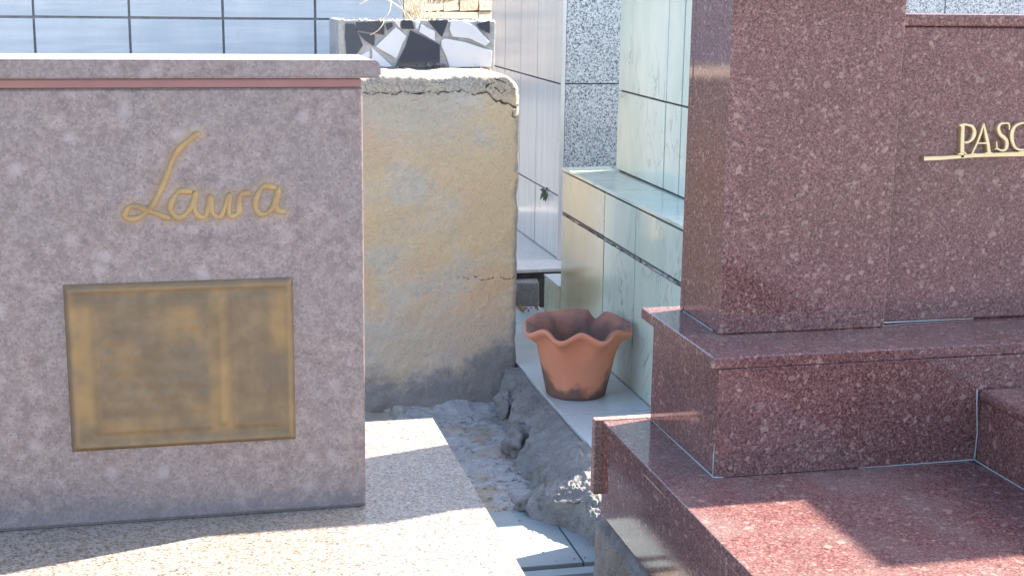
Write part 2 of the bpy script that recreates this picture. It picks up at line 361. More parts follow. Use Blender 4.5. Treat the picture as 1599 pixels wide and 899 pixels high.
NX, NY = 150, 210
V = []
for j in range(NY):
    y = 2.885+(3.72-2.885)*j/(NY-1)
    for i in range(NX):
        x = .40+(1.0-.40)*i/(NX-1)
        z = -.116+.009*fbm(x, y, 0, 6)+.0035*fbm(x, y, 3, 17)+.0018*fbm(x, y, 7, 60)
        k = fbm(x, y, 5, 11, 2)
        z += .018*max(0, k-.25)                                   # hardened mortar lumps
        if abs(fbm(x, y, 9, 5, 3)) < .022: z -= .010       # open cracks
        z += .022*max(0, 1-(3.70-y)/.10)**2*(1+fbm(x, 0, 6, 9, 2))                       # fillet at the wall foot
        z -= .03*max(0, 1-(y-2.885)/.03)*(.4+fbm(x, 0, 1, 30, 2))
        V.append((x, y+.012*fbm(x, 2, 2, 25, 2)*max(0, 1-(y-2.885)/.06), z))
mb = raw('mortar_bed', V, grid(NX, NY), BED, smooth=True, kind='structure')

# loose crumbs on the mortar (nobody could count them)
V, F = [], []
def crumb(x, y, z, r):
    b = len(V); P = [(1, 0, 0), (-1, 0, 0), (0, 1, 0), (0, -1, 0), (0, 0, 1), (0, 0, -1)]
    for p in P: V.append((x+p[0]*r*random.uniform(.6, 1.3), y+p[1]*r*random.uniform(.6, 1.3), z+p[2]*r*random.uniform(.4, .9)))
    for f in ((0, 2, 4), (2, 1, 4), (1, 3, 4), (3, 0, 4), (2, 0, 5), (1, 2, 5), (3, 1, 5), (0, 3, 5)): F.append(tuple(b+q for q in f))
for _ in range(420):
    y = random.uniform(2.9, 3.62); x = random.uniform(.63, .80)+random.uniform(0, .02)
    crumb(x, y, -.112+.012*fbm(x, y, 0, 6), random.choice([.0015, .002, .003, .004, .006]))
for _ in range(60):
    x = random.uniform(.70, .84); y = random.uniform(2.60, 2.9); crumb(x, y, -.109, random.choice([.001, .0015, .003]))
for _ in range(160):
    x = random.uniform(.66, .84); y = random.uniform(2.30, 2.55); crumb(x, y, -.124, random.choice([.003, .005, .008]))
raw('loose_crumbs', V, F, BED, kind='stuff')

# ================================================================ CONCRETE KERB
EDGE = [(2.1, .86), (2.62, .835), (2.73, .805), (2.86, .755), (2.95, .765), (3.02, .80), (3.10, .785), (3.18, .79), (3.30, .815), (3.35, .80), (3.48, .825), (3.60, .83), (3.70, .838)]
TOPZ = [(2.1, -.09), (2.6, -.085), (2.72, -.05), (2.85, -.045), (3.0, -.04), (3.2, -.04), (3.4, -.032), (3.6, -.02), (3.7, .0)]
kerb = thing('concrete_kerb', 'rough broken concrete kerb along the edge of the pale walkway, below the flower pot', 'kerb', (.85, 3.1, -.17))
NX, NY = 120, 460; V = []
for j in range(NY):
    y = 2.1+(3.715-2.1)*j/(NY-1)
    e = lerp(EDGE, y)+.022*fbm(0, y, 1, 9, 3)+.008*fbm(1, y, 1, 40, 2)
    zt = lerp(TOPZ, y); foot = -.15
    xr = .906
    for i in range(NX):
        u = i/(NX-1)
        if u < .33:
            t = u/.33; x = e-.028+.045*t; z = foot+(zt-.012-foot)*(t**1.6 if t < 1 else 1)
            x += .014*fbm(x, y, z, 22, 3); z += .010*fbm(x, y, 4, 20, 3)
        else:
            t = (u-.33)/.67; x = e+.017+(xr-e-.017)*t
            zr = -.012-.03*max(0, min(1, (3.03-y)/.12))
            z = zt-.012+(zr-zt+.012)*t**.7
        g = max(0, min(1, (3.05-y)/.12))                          # coarse gravelly concrete near the red tomb
        edge_fade = min(1, (1-u)*7)
        z += edge_fade*((.004+.004*g)*fbm(x, y, 2, 18, 3)+(.0022+.003*g)*fbm(x, y, 6, 90, 3)+.0018*fbm(x, y, 8, 170, 2))
        z += .02*max(0, 1-((x-.86)**2+(y-3.66)**2)**.5/.10)+.055*max(0, 1-((x-.885)**2+((y-2.87)*.6)**2)**.5/.12)
        V.append((x, y, z))
raw('kerb_body', V, grid(NX, NY), CONC, kerb, smooth=True)
# a lump of grey mortar smeared onto the broken kerb edge
def blob(name, c, r, mat, parent, amp=.35, n=18, sc=24, **k):
    V, F = [], []
    for j in range(n):
        th = math.pi*j/(n-1)
        for i in range(n*2):
            ph = 2*math.pi*i/(n*2); d = Vector((math.sin(th)*math.cos(ph), math.sin(th)*math.sin(ph), math.cos(th)))
            s = 1+amp*noise.fractal(d*1.3+Vector(c)*sc, 1, 2, 3)+.12*amp*noise.fractal(d*6+Vector(c)*sc, 1, 2, 2)
            V.append((c[0]+d.x*r[0]*s, c[1]+d.y*r[1]*s, c[2]+d.z*r[2]*s))
    m = n*2
    for j in range(n-1):
        for i in range(m): F.append((j*m+i, (j+1)*m+i, (j+1)*m+(i+1) % m, j*m+(i+1) % m))
    return raw(name, V, F, mat, parent, smooth=True, **k)
blob('mortar_lump', (.797, 3.30, -.09), (.026, .04, .036), CONC, kerb, .5)
blob('mortar_lump', (.832, 3.55, -.06), (.024, .05, .034), CONC, kerb, .5)
blob('mortar_lump', (.735, 2.92, -.105), (.03, .03, .02), CONC, kerb, .6)
blob('mortar_lump', (.775, 2.88, -.10), (.04, .05, .035), CONC, kerb, .6)

# ================================================================ GREY-PINK GRAVE (left)
gv = thing('grave_monument', 'grey-pink granite headstone with brass plaque on a pale raised granite slab', 'gravestone', (-.2, 1.95, .319))
box('base_slab', -1.0, .4075, .9, 2.28, .284, .319, SLABM, gv, .002)
box('slab_footing', -.98, .395, .92, 2.27, -.42, .2835, CONC, gv, 0)
hs = box('headstone', -.80, .241, 1.8882, 2.02, .3195, .910, PINK, gv, .0018)
# cap with a rounded upper corner
bm = bmesh.new(); bw = W(gv); R = .011; x1 = .265; prof = [(-.82, .9225), (x1-.003, .9225), (x1, .925)]
for a in range(0, 91, 15): prof.append((x1-R+R*math.cos(math.radians(a)), .946-R+R*math.sin(math.radians(a))))
prof.append((-.82, .9475))
cf = bm.faces.new([bm.verts.new(Vector((x, 1.877, z))-bw) for x, z in prof])
r_ = bmesh.ops.extrude_face_region(bm, geom=[cf])
for v in [q for q in r_['geom'] if isinstance(q, bmesh.types.BMVert)]: v.co.y += .155
bmesh.ops.recalc_face_normals(bm, faces=bm.faces[:]); bmesh.ops.bevel(bm, geom=bm.edges[:], offset=.0025, segments=2, affect='EDGES')
me = bpy.data.meshes.new('cap'); bm.to_mesh(me); bm.free(); link('cap', me, PINK, gv)
box('mortar_seam', -.79, .239, 1.883, 2.015, .9103, .9222, REDSEAM, gv, .0025)
def facing(name, x0, x1, z0, z1, y, step, mat, parent, glow, bulge):
    nx, nz = int((x1-x0)/step)+1, int((z1-z0)/step)+1; V, A = [], []
    for j in range(nz):
        for i in range(nx):
            x, z = x0+(x1-x0)*i/(nx-1), z0+(z1-z0)*j/(nz-1); V.append((x, y-bulge(x, z), z)); A.append(glow(x, z))
    b = len(V)                                                      # a rim turned back into the stone
    ring = [i for i in range(nx)]+[j*nx+nx-1 for j in range(1, nz)]+[(nz-1)*nx+i for i in range(nx-2, -1, -1)]+[j*nx for j in range(nz-2, 0, -1)]
    for q in ring: V.append((V[q][0], y+.012, V[q][2])); A.append(0)
    m = len(ring); F = grid(nx, nz)+[(ring[(i+1) % m], ring[i], b+i, b+(i+1) % m) for i in range(m)]
    o = raw(name, V, F, mat, parent, smooth=True); at = o.data.attributes.new('gilt', 'FLOAT', 'POINT'); at.data.foreach_set('value', A)
    return o
def soft(d, a, b): t = max(0, min(1, (b-d)/(b-a))); return t*t*(3-2*t)
def recta(x, z, x0, x1, z0, z1): return max(x0-x, x-x1, z0-z, z-z1)
def pbulge(x, z):
    d = -recta(x, z, -.154, .144, .426, .655)
    q = .0048*soft(-d, -.007, 0)+.003*soft(abs(d-.007), .001, .006)
    for a in ((-.119, .033, .450, .632), (.060, .118, .450, .632)): q += .0022*soft(recta(x, z, *a), -.003, .003)
    q += .003*soft(recta(x, z, .042, .051, .455, .632), -.003, .003)
    q += .0007*soft(recta(x, z, -.108, .022, .465, .618), 0, .01)*math.sin(z*330+2*fbm(x, z, 1, 20, 2))*max(0, fbm(x, z, 4, 60, 2)+.4)
    return q
def pglow(x, z):
    g = 0
    for a, k in (((-.144, -.124, .466, .62), .9), ((.038, .054, .452, .545), .95), ((.040, .052, .55, .64), .5), ((.118, .134, .56, .632), .9), ((-.015, .012, .585, .615), .6), ((-.11, -.05, .445, .462), .5), ((-.085, -.07, .53, .57), .35), ((.010, .03, .463, .48), .4)):
        g = max(g, k*soft(recta(x, z, *a), -.006, .016))
    d = -recta(x, z, -.154, .144, .426, .655); g = max(g, .45*soft(abs(d-.006), .0, .009))
    return g*(.75+.5*fbm(x, z, 2, 40, 3))
pl = facing('plaque', -.154, .144, .426, .655, 1.8872, .0026, PATINA, gv, pglow, pbulge)
pl['label'] = 'tarnished brass plaque shaped like two facing pages'
SCR = [[(.0275, .851), (.0175, .846), (-.004, .825), (-.021, .787), (-.036, .758), (-.056, .741), (-.072, .743), (-.063, .757), (-.039, .749), (-.015, .739)],
 [(.015, .774), (-.003, .774), (-.014, .753), (-.0025, .74), (.014, .755), (.019, .774), (.018, .748), (.031, .741), (.039, .769), (.039, .7475), (.051, .741), (.063, .769), (.062, .7425), (.074, .745), (.077, .768), (.091, .771)],
 [(.125, .776), (.107, .779), (.096, .757), (.104, .742), (.119, .750), (.127, .776), (.124, .75), (.136, .744)]]
PATH = [smooth_path([(x, 0, z) for x, z in st]) for st in SCR]
ALLP = [p for P in PATH for p in P]
def sglow(x, z):
    if x < -.10 or x > .16 or z < .71 or z > .88: return 0
    d = min(math.hypot(p.x-x, p.z-z) for p in ALLP)
    return .72*soft(d, .001, .016)*(.7+.6*abs(fbm(x, z, 2, 30, 3)))
face = facing('stone_face', -.30, .2395, .322, .908, 1.8876, .003, PINK, gv, sglow, lambda x, z: 0)
face.parent = hs
for P in PATH:
    n = 8; o = tube('script_letter', [(p.x, 1.8884, p.z) for p in P], [.0030+.0016*abs(math.sin(i*.45)) for i in range(len(P))], GILT, face, n)

# ================================================================ OCHRE PLASTERED WALL
wl = thing('plastered_wall', 'stained ochre and grey plastered concrete wall with a cracked rounded top corner', 'wall', (.3, 3.9, -.2))
CR = [[(.479, .759), (.509, .762), (.54, .76), (.57, .76), (.601, .758), (.638, .763), (.673, .759), (.7, .76), (.735, .762), (.77, .758), (.803, .757)],
 [(.803, .757), (.815, .75), (.833, .738), (.85, .736), (.868, .722), (.879, .719), (.897, .721)],
 [(.803, .757), (.806, .772), (.816, .784), (.832, .791), (.855, .787)], [(.87, .719), (.875, .705), (.89, .696)],
 [(.843, .755), (.829, .77), (.818, .774)], [(.843, .755), (.853, .769)],
 [(.72, .258), (.735, .255), (.752, .257), (.762, .254)], [(.775, .258), (.80, .254), (.83, .256), (.86, .253), (.885, .256)]]
CW = [.0014, .0030, .0012, .0018, .0010, .0010, .0008, .0009]
SEG = [(a, b, wd) for st, wd in zip(CR, CW) for a, b in zip(st, st[1:])]
def crackd(x, z):
    x0, z0 = x, z; x += .010*fbm(x0, z0, 1, 28, 3); z += .010*fbm(x0, z0, 8, 28, 3); best = 0
    for (ax, az), (bx, bz), wd in SEG:
        if x < min(ax, bx)-.01 or x > max(ax, bx)+.01 or z < min(az, bz)-.01 or z > max(az, bz)+.01: continue
        dx, dz = bx-ax, bz-az; t = max(0, min(1, ((x-ax)*dx+(z-az)*dz)/(dx*dx+dz*dz)))
        d = math.hypot(x-ax-t*dx, z-az-t*dz); best = max(best, 1-d/(wd*(.75+.9*fbm(x0, z0, 3, 30, 2))+.0002))
    return max(0, best)
X0, X1, Z0, Z1, YF, RC = -.9, .897, -.2, .808, 3.696, .055
us = [X0+(.30-X0)*i/12 for i in range(12)]+[.30+(X1-.30)*i/255 for i in range(256)]
zs = [Z0+(Z1-Z0)*i/430 for i in range(431)]
def xmax(z): return X1 if z < Z1-RC else X1-RC+math.sqrt(max(0, RC*RC-(z-Z1+RC)**2))*.96
V, A = [], []; nu = len(us); nv = len(zs)
for z in zs:
    xm = xmax(z)
    xm += .004*fbm(z, 0, 3, 20, 3)
    for x in us:
        xx = X0+(x-X0)*(xm-X0)/(X1-X0)
        zz = z + (.006*fbm(xx, 1, 0, 14, 3) if z > Z1-.02 else 0)
        dr = min(xm-xx, (Z1-z)*1.0); bevl = .016
        y = YF+(bevl-math.sqrt(max(0, bevl*bevl-(bevl-max(0, dr))**2)) if dr < bevl else 0)
        y += .0035*fbm(xx, z, 0, 9, 3)+.0010*fbm(xx, z, 4, 60, 3); y += .005*max(0, fbm(xx, z, 6, 70, 3)-.28)*(1 if z > .72 else .25)
        if z > .762 and xx < .80: y += .003*max(0, fbm(xx, z, 2, 30, 2))-.002
        c = crackd(xx, z); y += .007*min(1, c*1.5)
        y -= .012*max(0, 1-(z+.12)/.10)*(.5+fbm(xx, z, 1, 14, 2)) if z < -.02 else 0
        V.append((xx, y, zz)); A.append(min(1, c*1.6))
F = grid(nu, nv)
# side and top, run back along the outline
out = [(j*nu+nu-1) for j in range(nv)]+[(nv-1)*nu+i for i in range(nu-2, -1, -1)]
n0 = len(V); D = [.0, .03, .08, .14, .2, .28, .37]
for d in D[1:]:
    for q in out:
        x, y, z = V[q]; V.append((x+.003*fbm(x, d*5, z, 14, 3), YF+.016+d, z+(.003*fbm(x, d*4, z, 14, 3)))); A.append(0)
m = len(out); rows = [out]+[[n0+r*m+i for i in range(m)] for r in range(len(D)-1)]
for a, b in zip(rows, rows[1:]):
    for i in range(m-1): F.append((a[i], b[i], b[i+1], a[i+1]))
wo = raw('wall_body', V, F, PLAST, wl, smooth=True)
at = wo.data.attributes.new('crack', 'FLOAT', 'POINT'); at.data.foreach_set('value', A)

# ================================================================ MOSAIC PLANTER
mp = thing('mosaic_planter', 'low planter faced with broken navy and white tile shards on the ochre wall', 'planter', (.667, 4.08, .808))
for a in ((.445, .889, 3.98, 4.0), (.445, .889, 4.22, 4.24)): box('side', a[0], a[1], a[2], a[3], .806, .941, MORTAR, mp, .003, .002)
for a in ((.445, .463), (.871, .889)): box('side', a[0], a[1], 4.0015, 4.2185, .806, .940, MORTAR, mp, .003, .002)
box('soil', .464, .870, 4.002, 4.218, .808, .915, DIRT, mp, 0)
SH = {
 'd1': [(.462, .931), (.484, .93), (.51, .871), (.485, .837), (.465, .836), (.46, .895)],
 'd2': [(.491, .934), (.569, .939), (.571, .9), (.535, .906), (.493, .912)],
 'd3': [(.497, .906), (.543, .899), (.542, .868), (.517, .884)],
 'd4': [(.619, .941), (.65, .941), (.655, .917), (.619, .917)],
 'd5': [(.693, .941), (.753, .942), (.734, .894)],
 'd6': [(.644, .913), (.728, .874), (.728, .822), (.708, .809), (.6, .81), (.63, .869)],
 'd7': [(.834, .932), (.872, .942), (.873, .905), (.843, .919)],
 'd8': [(.573, .931), (.592, .935), (.595, .924), (.579, .912)],
 'w1': [(.603, .922), (.634, .896), (.623, .88), (.605, .834), (.546, .868)],
 'w2': [(.533, .868), (.593, .813), (.58, .811), (.559, .812), (.535, .832), (.537, .851)],
 'w3': [(.49, .837), (.528, .857), (.53, .837)],
 'w4': [(.675, .929), (.715, .911), (.714, .883), (.669, .909)],
 'w5': [(.76, .942), (.79, .942), (.832, .925), (.872, .881), (.86, .87), (.813, .892), (.765, .896), (.756, .916)],
 'w6': [(.733, .887), (.744, .891), (.802, .881), (.879, .856), (.877, .812), (.756, .810), (.747, .84), (.733, .869)],
 'w7': [(.658, .935), (.671, .938), (.666, .916), (.659, .919)],
 'w8': [(.598, .939), (.615, .94), (.615, .918), (.607, .926)]}
for k, p in SH.items():
    prism('shard', p, 3.979+random.uniform(-.001, .001), .005, NAVY if k[0] == 'd' else WHITE, mp, .0008)
# pale crumbs of mortar along the rim
V, F = [], []
for _ in range(90): crumb(random.uniform(.447, .887), random.uniform(3.979, 3.995), .941, random.uniform(.002, .005))
raw('rim_crumbs', V, F, STRAW, mp, kind='stuff')
# dirt caught at the planter's foot
V, F = [], []
for _ in range(60): crumb(random.gauss(.72, .02), random.uniform(3.955, 3.975), .812+abs(random.gauss(0, .004)), random.uniform(.002, .005))
for _ in range(20): crumb(random.choice([.60, .835])+random.gauss(0, .006), random.uniform(3.955, 3.975), .811, random.uniform(.002, .004))
raw('dirt_crumbs', V, F, CONC, kind='stuff')

dp = thing('dry_plant', 'withered straw-coloured plant with bent stalks in the mosaic planter', 'dead plant', (.68, 4.06, .915))
for k in range(16):
    a = random.uniform(0, 6.28); rr = random.uniform(.05, .18); hh = random.uniform(.08, .26); x, y = .69+random.gauss(0, .02), 4.06+random.gauss(0, .02)
    p = [(x, y, .912), (x+.3*rr*math.cos(a), y+.1*rr*math.sin(a), .912+hh*.6), (x+.8*rr*math.cos(a), y+.3*rr*math.sin(a), .912+hh), (x+rr*math.cos(a)*1.2, y+.4*rr*math.sin(a), .912+hh*.75)]
    tube('stalk', smooth_path(p, 4), .0016, STRAW, dp, 4)
tube('stalk', smooth_path([(.56, 3.972, .935), (.565, 3.965, .945), (.585, 3.962, .97), (.59, 3.965, 1.05)], 4), .0013, STRAW, dp, 4)
tube('stalk', smooth_path([(.53, 3.968, .90), (.55, 3.962, .912), (.565, 3.964, .93), (.568, 3.97, .943)], 4), .0012, STRAW, dp, 4)
V, F = [], []
for k in range(140):                                                # matted dry fibres hanging at the left of the tuft
    x, y, z = .655+random.gauss(0, .014), 4.05+random.gauss(0, .02), .93+random.uniform(0, .16); b = len(V)
    dx, dz = random.uniform(-.012, .012), random.uniform(.02, .05)
    V += [(x, y, z), (x+.003, y, z), (x+dx, y+random.uniform(-.01, .01), z+dz)]; F.append((b, b+1, b+2))
raw('fibres', V, F, STRAW, dp, kind='stuff')

# ================================================================ BACKGROUND WALLS
tw = thing('tiled_wall', 'wall of large pale blue-white glazed tiles with dark joints, behind the headstone', 'tiled wall', (-.8, 4.8, -.4))
box('wall_core', -2.6, .743, 4.706, 4.86, -.4, 1.50, WALLJ, tw, .002)
tiles(tw, 'Y', 4.70, [-2.474, -2.182, -1.889, -1.597, -1.304, -1.012, -.719, -.427, -.138, .153, .448, .741], [.05, .34, .63, .922, 1.212, 1.50], WTILE, gap=.008, th=.012, jit=.0012)

sw = thing('stone_wall', 'sunny cream field stone wall seen beyond the mosaic planter', 'stone wall', (1.25, 6.4, -.4))
ang = math.radians(28); ux, uy = math.cos(ang), math.sin(ang)
def place(o): o.matrix_basis = Matrix()
core = raw('wall_core', [(.55+(u)*ux-q*uy*1.0, 6.25+u*uy+q*ux, z) for z in (-.4, 1.6) for u, q in ((0, .03), (1.6, .03), (1.6, .3), (0, .3))],
           [(0, 1, 5, 4), (1, 2, 6, 5), (2, 3, 7, 6), (3, 0, 4, 7), (4, 5, 6, 7)], MORTAR, sw)
z = .60
while z < 1.55:
    h = random.choice([.045, .055, .07]); u = random.uniform(-.05, 0)
    while u < 1.55:
        L = random.uniform(.09, .22)
        if u > 0:
            g = .004; t = random.uniform(0, .018); pts = []
            P8 = [(u+g, t, z+g), (u+L-g, t, z+g), (u+L-g, t, z+h-g), (u+g, t, z+h-g), (u+g, .06, z+g), (u+L-g, .06, z+g), (u+L-g, .06, z+h-g), (u+g, .06, z+h-g)]
            P8 = [(a+random.uniform(-.004, .004), b+random.uniform(-.004, .004), c+random.uniform(-.004, .004)) for a, b, c in P8]
            raw('stone', [(.55+a*ux-b*uy, 6.25+a*uy+b*ux, c) for a, b, c in P8], [(0, 1, 2, 3), (1, 5, 6, 2), (5, 4, 7, 6), (4, 0, 3, 7), (3, 2, 6, 7), (4, 5, 1, 0)], STONE, sw)
        u += L
    z += h

# ================================================================ GREY GRANITE TOMB
gt = thing('grey_granite_tomb', 'tall grey speckled granite tomb with a pale polished side, behind the green tiled tomb', 'tomb', (2.2, 5.1, -.4))
box('core', 1.268, 3.60, 4.610, 5.70, .10, 1.95, DARKJ, gt, 0)
tiles(gt, 'Y', 4.60, [1.270, 1.61, 1.96, 2.31, 2.66, 3.01, 3.36, 3.6], [.118, .345, .718, 1.09, 1.46, 1.95], SPECK, gap=.004, th=.012, name='granite_panel')
tiles(gt, 'X', 1.258, [4.602, 4.935, 5.19, 5.45, 5.70], [.118, .336, .716, 1.09, 1.46, 1.95], PALE, gap=.005, th=.012, name='granite_panel')
box('corner_strip', 1.2535, 1.268, 4.590, 4.600, .118, 1.95, PALE, gt, .002)
box('step', .95, 3.65, 4.45, 5.72, .106, .118, PALE, gt, .002)
box('base', .97, 3.63, 4.475, 5.70, -.4, .1055, DARKJ, gt, 0)
cb = box('concrete_block', .93, 1.150, 4.424, 4.466, -.05, .083, CONC, bev=.006, jit=.004)
tag(cb, 'dark grey rough concrete block below the pale granite step', 'concrete block')
tube_ = tube
sp = thing('weed', 'small green weed sprouting from a joint of the pale granite side', 'weed', (1.25, 4.76, .335))
for k in range(11):
    a = random.uniform(-2.6, .2); L = random.uniform(.02, .045); y0 = 4.76+random.gauss(0, .012)
    d = Vector((-.45*random.random()-.1, math.cos(a), math.sin(a)*1.1)).normalized(); p = Vector((1.252, y0, .335)); q = p+d*L*.5; e = p+d*L
    s = d.cross(Vector((1, .2, 0))).normalized()*L*.2
    raw('leaf', [p, q+s, e, q-s, q+Vector((-.003, 0, .002))], [(0, 1, 4), (1, 2, 4), (2, 3, 4), (3, 0, 4)], LEAF, sp)
tube('stem', [(1.257, 4.76, .345), (1.248, 4.758, .33), (1.243, 4.755, .30)], .0025, LEAF, sp, 5)

# ================================================================ GREEN TILED TOMB
mt = thing('marble_tiled_tomb', 'pale green marble tiled tomb with a low bench, behind the terracotta pot', 'tomb', (1.5, 3.7, 0))
BX = 1.141
box('bench_core', BX+.007, 2.2, 3.052, 4.132, -.3, .484, DARKJ, mt, 0)
tiles(mt, 'X', BX, [3.043, 3.417, 3.692], [.0, .3545], GREEN, gap=.0075, th=.009)
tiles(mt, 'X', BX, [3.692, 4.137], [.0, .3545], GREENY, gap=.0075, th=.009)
tiles(mt, 'X', BX-.001, [3.043, 3.417, 3.692], [.3605, .488], GREEN, gap=.0075, th=.009)
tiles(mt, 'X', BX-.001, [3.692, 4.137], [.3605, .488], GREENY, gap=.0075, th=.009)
tiles(mt, 'Y', 4.141, [BX+.009, 1.42, 1.78, 2.2], [.0, .357, .488], GREEN, gap=.004, th=.009, sgn=-1)
tiles(mt, 'Y', 3.043, [BX+.009, 1.42, 1.78, 2.2], [.0, .357, .488], GREEN, gap=.004, th=.008)
tiles(mt, 'Z', .4985, [1.292, 1.74, 2.2], [3.040, 3.19], GREEN, gap=.003, th=.009, sgn=-1)
tiles(mt, 'Z', .4985, [1.62, 2.2], [3.19, 3.60, 4.145], GREEN, gap=.003, th=.009, sgn=-1)
tiles(mt, 'Z', .4985, [BX-.004, 1.292], [3.040, 3.457, 3.80, 4.145], GREEN, gap=.003, th=.009, sgn=-1)
box('joint_mortar', BX+.002, BX+.0065, 3.05, 4.136, .3555, .3600, WALLJ, mt, .001, .0006)
for k in range(34):                                                  # crumbling bits of mortar left in the joint
    y = 3.08+1.03*random.random()**1.4; box('mortar_bit', BX-.003, BX+.003, y, y+random.uniform(.01, .04), .3535+random.uniform(0, .002), .3580+random.uniform(0, .0035), random.choice((MORTAR, WALLJ)), mt, .001, .0012)
UX = 1.287
box('headstone_core', UX+.009, 1.60, 3.20, 4.055, .40, 1.012, DARKJ, mt, 0)
tiles(mt, 'X', UX, [3.192, 3.510, 3.632, 4.062], [.5, .738, 1.02], GREEN, gap=.005, th=.008)
tiles(mt, 'Y', 4.0625, [UX+.009, 1.61], [.5, .738, 1.02], GREEN, gap=.003, th=.007, sgn=-1)
tiles(mt, 'Y', 3.192, [UX+.009, 1.61], [.5, .738, 1.02], GREEN, gap=.003, th=.007)
tiles(mt, 'Z', 1.028, [UX, 1.61], [3.19, 3.63, 4.062], GREEN, gap=.003, th=.008, sgn=-1)
tl = thing('tiled_stub', 'low green marble tiled stub with a white top at the end of the walkway', 'tiled block', (1.2, 4.23, 0))
box('stub_core', BX+.009, 1.45, 4.148, 4.327, -.2, .112, MORTAR, tl, .002)
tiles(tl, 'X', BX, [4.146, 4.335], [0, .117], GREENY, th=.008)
tiles(tl, 'Z', .125, [BX-.003, 1.46], [4.146, 4.337], FLOOR, sgn=-1, th=.008)

# dead leaves and dirt at the end of the walkway
V, F = [], []
for k in range(26):
    x, y = random.uniform(.98, 1.13), random.uniform(4.33, 4.41); a = random.uniform(0, 6.28); L = random.uniform(.010, .024)
    d = Vector((math.cos(a), math.sin(a), .2)); sd_ = Vector((-d.y, d.x, .3))*L*.3; p = Vector((x, y, .004)); b = len(V)
    V += [p-d*L*.5, p+sd_, p+d*L*.5, p-sd_, p+Vector((0, 0, .006))]; F += [(b, b+1, b+4), (b+1, b+2, b+4), (b+2, b+3, b+4), (b+3, b, b+4)]
raw('leaf_litter', V, F, DEAD, kind='stuff')

# ================================================================ FLOWER POT
PC = Vector((.990, 3.415, .0005))
pot = thing('flower_pot', 'empty terracotta flower pot with a wavy chipped rim and soot-stained foot', 'flower pot', PC)
NA = 128
OUTP = [(0, .0), (.072, .0), (.078, .004), (.081, .02), (.0865, .045), (.093, .075), (.0995, .105), (.1055, .130), (.111, .148), (.118, .160), (.1295, .1685), (.1385, .1735)]
INP = [(.1425, .180), (.1415, .1865), (.1355, .1885), (.1285, .185), (.117, .1765), (.107, .163), (.099, .142), (.092, .11), (.085, .07), (.078, .03), (.07, .018), (0, .016)]
PR = OUTP+INP; V, A = [], []
for i, (r, z) in enumerate(PR):
    for a in range(NA):
        t = 2*math.pi*a/NA
        k = max(0, min(1, (z-.105)/.07)); k = k*k*(3-2*k)
        if len(OUTP) <= i and z < .10: k = 0
        front = .5+.5*math.cos(t+math.radians(106))                                    # 1 at the front (-Y)
        wv = math.cos(8*(t+math.pi/2)+math.radians(88)); amp = .12+.88*front
        zz = z+k*(.0110*wv*amp-.004+.010*(1-front)**2); rr = r+k*(-.006*wv*amp)
        td = math.degrees(math.atan2(math.sin(t-math.radians(52)), math.cos(t-math.radians(52))))
        if k > .5 and abs(td) < 9: zz -= .018*(1-abs(td)/9)**.5*(1+.3*math.sin(a*7.)) ; rr -= .002    # the chip
        rr += .0007*fbm(math.cos(t), math.sin(t), z*8, 3, 2)
        V.append((PC.x+rr*math.cos(t), PC.y+rr*math.sin(t), PC.z+zz)); A.append(1.0 if i >= len(OUTP)+2 else 0.0)
F = []
for i in range(len(PR)-1):
    for a in range(NA): F.append((i*NA+a, i*NA+(a+1) % NA, (i+1)*NA+(a+1) % NA, (i+1)*NA+a))
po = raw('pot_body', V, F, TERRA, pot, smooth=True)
at = po.data.attributes.new('inside', 'FLOAT', 'POINT'); at.data.foreach_set('value', A)
bm = bmesh.new(); bm.from_mesh(po.data); bmesh.ops.remove_doubles(bm, verts=bm.verts[:], dist=.00005); bm.to_mesh(po.data); bm.free()

# ================================================================ RED GRANITE TOMB
rtb = thing('red_granite_tomb', 'polished dark red granite tomb with stepped base, square pillar and brass lettering', 'tomb', (1.2, 2.0, 0))
SX = .7096; ST = .298
box('slab', SX-.001, 2.9, 1.2, 2.272, ST-.019, ST, RED, rtb, .002)
box('side_panel', SX, SX+.025, 1.2, 2.270, .126, ST-.0195, RED, rtb, .0015)
box('slab_core', SX+.0255, 2.88, 1.22, 2.265, -.3, ST-.020, CONC, rtb, 0)
box('rear_panel', SX-.0145, 2.9, 2.2725, 2.2945, .160, ST+.001, SAWN, rtb, .0025, .002, label='chipped edge of the rear granite panel')
box('plinth', .795, 2.87, 1.955, 2.266, ST+.0005, .4735, RED, rtb, .0012)
box('plinth_cap', .782, 2.88, 1.953, 2.298, .474, .494, RED, rtb, .003)
def pillar(x0, x1, y1, top, name='pillar'):
    p = box(name, x0, x1, 2.1025, y1-.018, .4945, top, RED, rtb, .001)
    box('facing_panel', x0-.0012, x1+.0012, 2.086, 2.102, .4945, top, RED, p, .0018)
    box('facing_panel', x0-.0012, x1+.0012, y1-.0175, y1, .4945, top, RED, p, .0018)
pillar(.845, 1.137, 2.271, 1.035); pillar(2.517, 2.81, 2.36, 1.63, 'unseen_shadow_pillar')  # second pillar is out of view, shaped to cast the slab's shadow corner
box('back_panel', 1.1384, 2.515, 2.112, 2.16, .4945, .9886, RED, rtb, .004)
box('hidden_shade_block', .96, 2.6, 2.296, 2.74, .0005, .25, CONC, rtb, .004)  # unseen block added behind the tomb to shade the lower floor tiles
box('panel_cap', 1.1388, 2.5148, 2.107, 2.172, .9888, 1.0084, RED, rtb, .0025)
box('bed', 1.248, 2.35, .9, 1.954, ST+.0005, .399, RED, rtb, .0015)
box('bed_top', 1.2415, 2.358, .9, 1.9545, .3995, .4195, RED, rtb, .007)
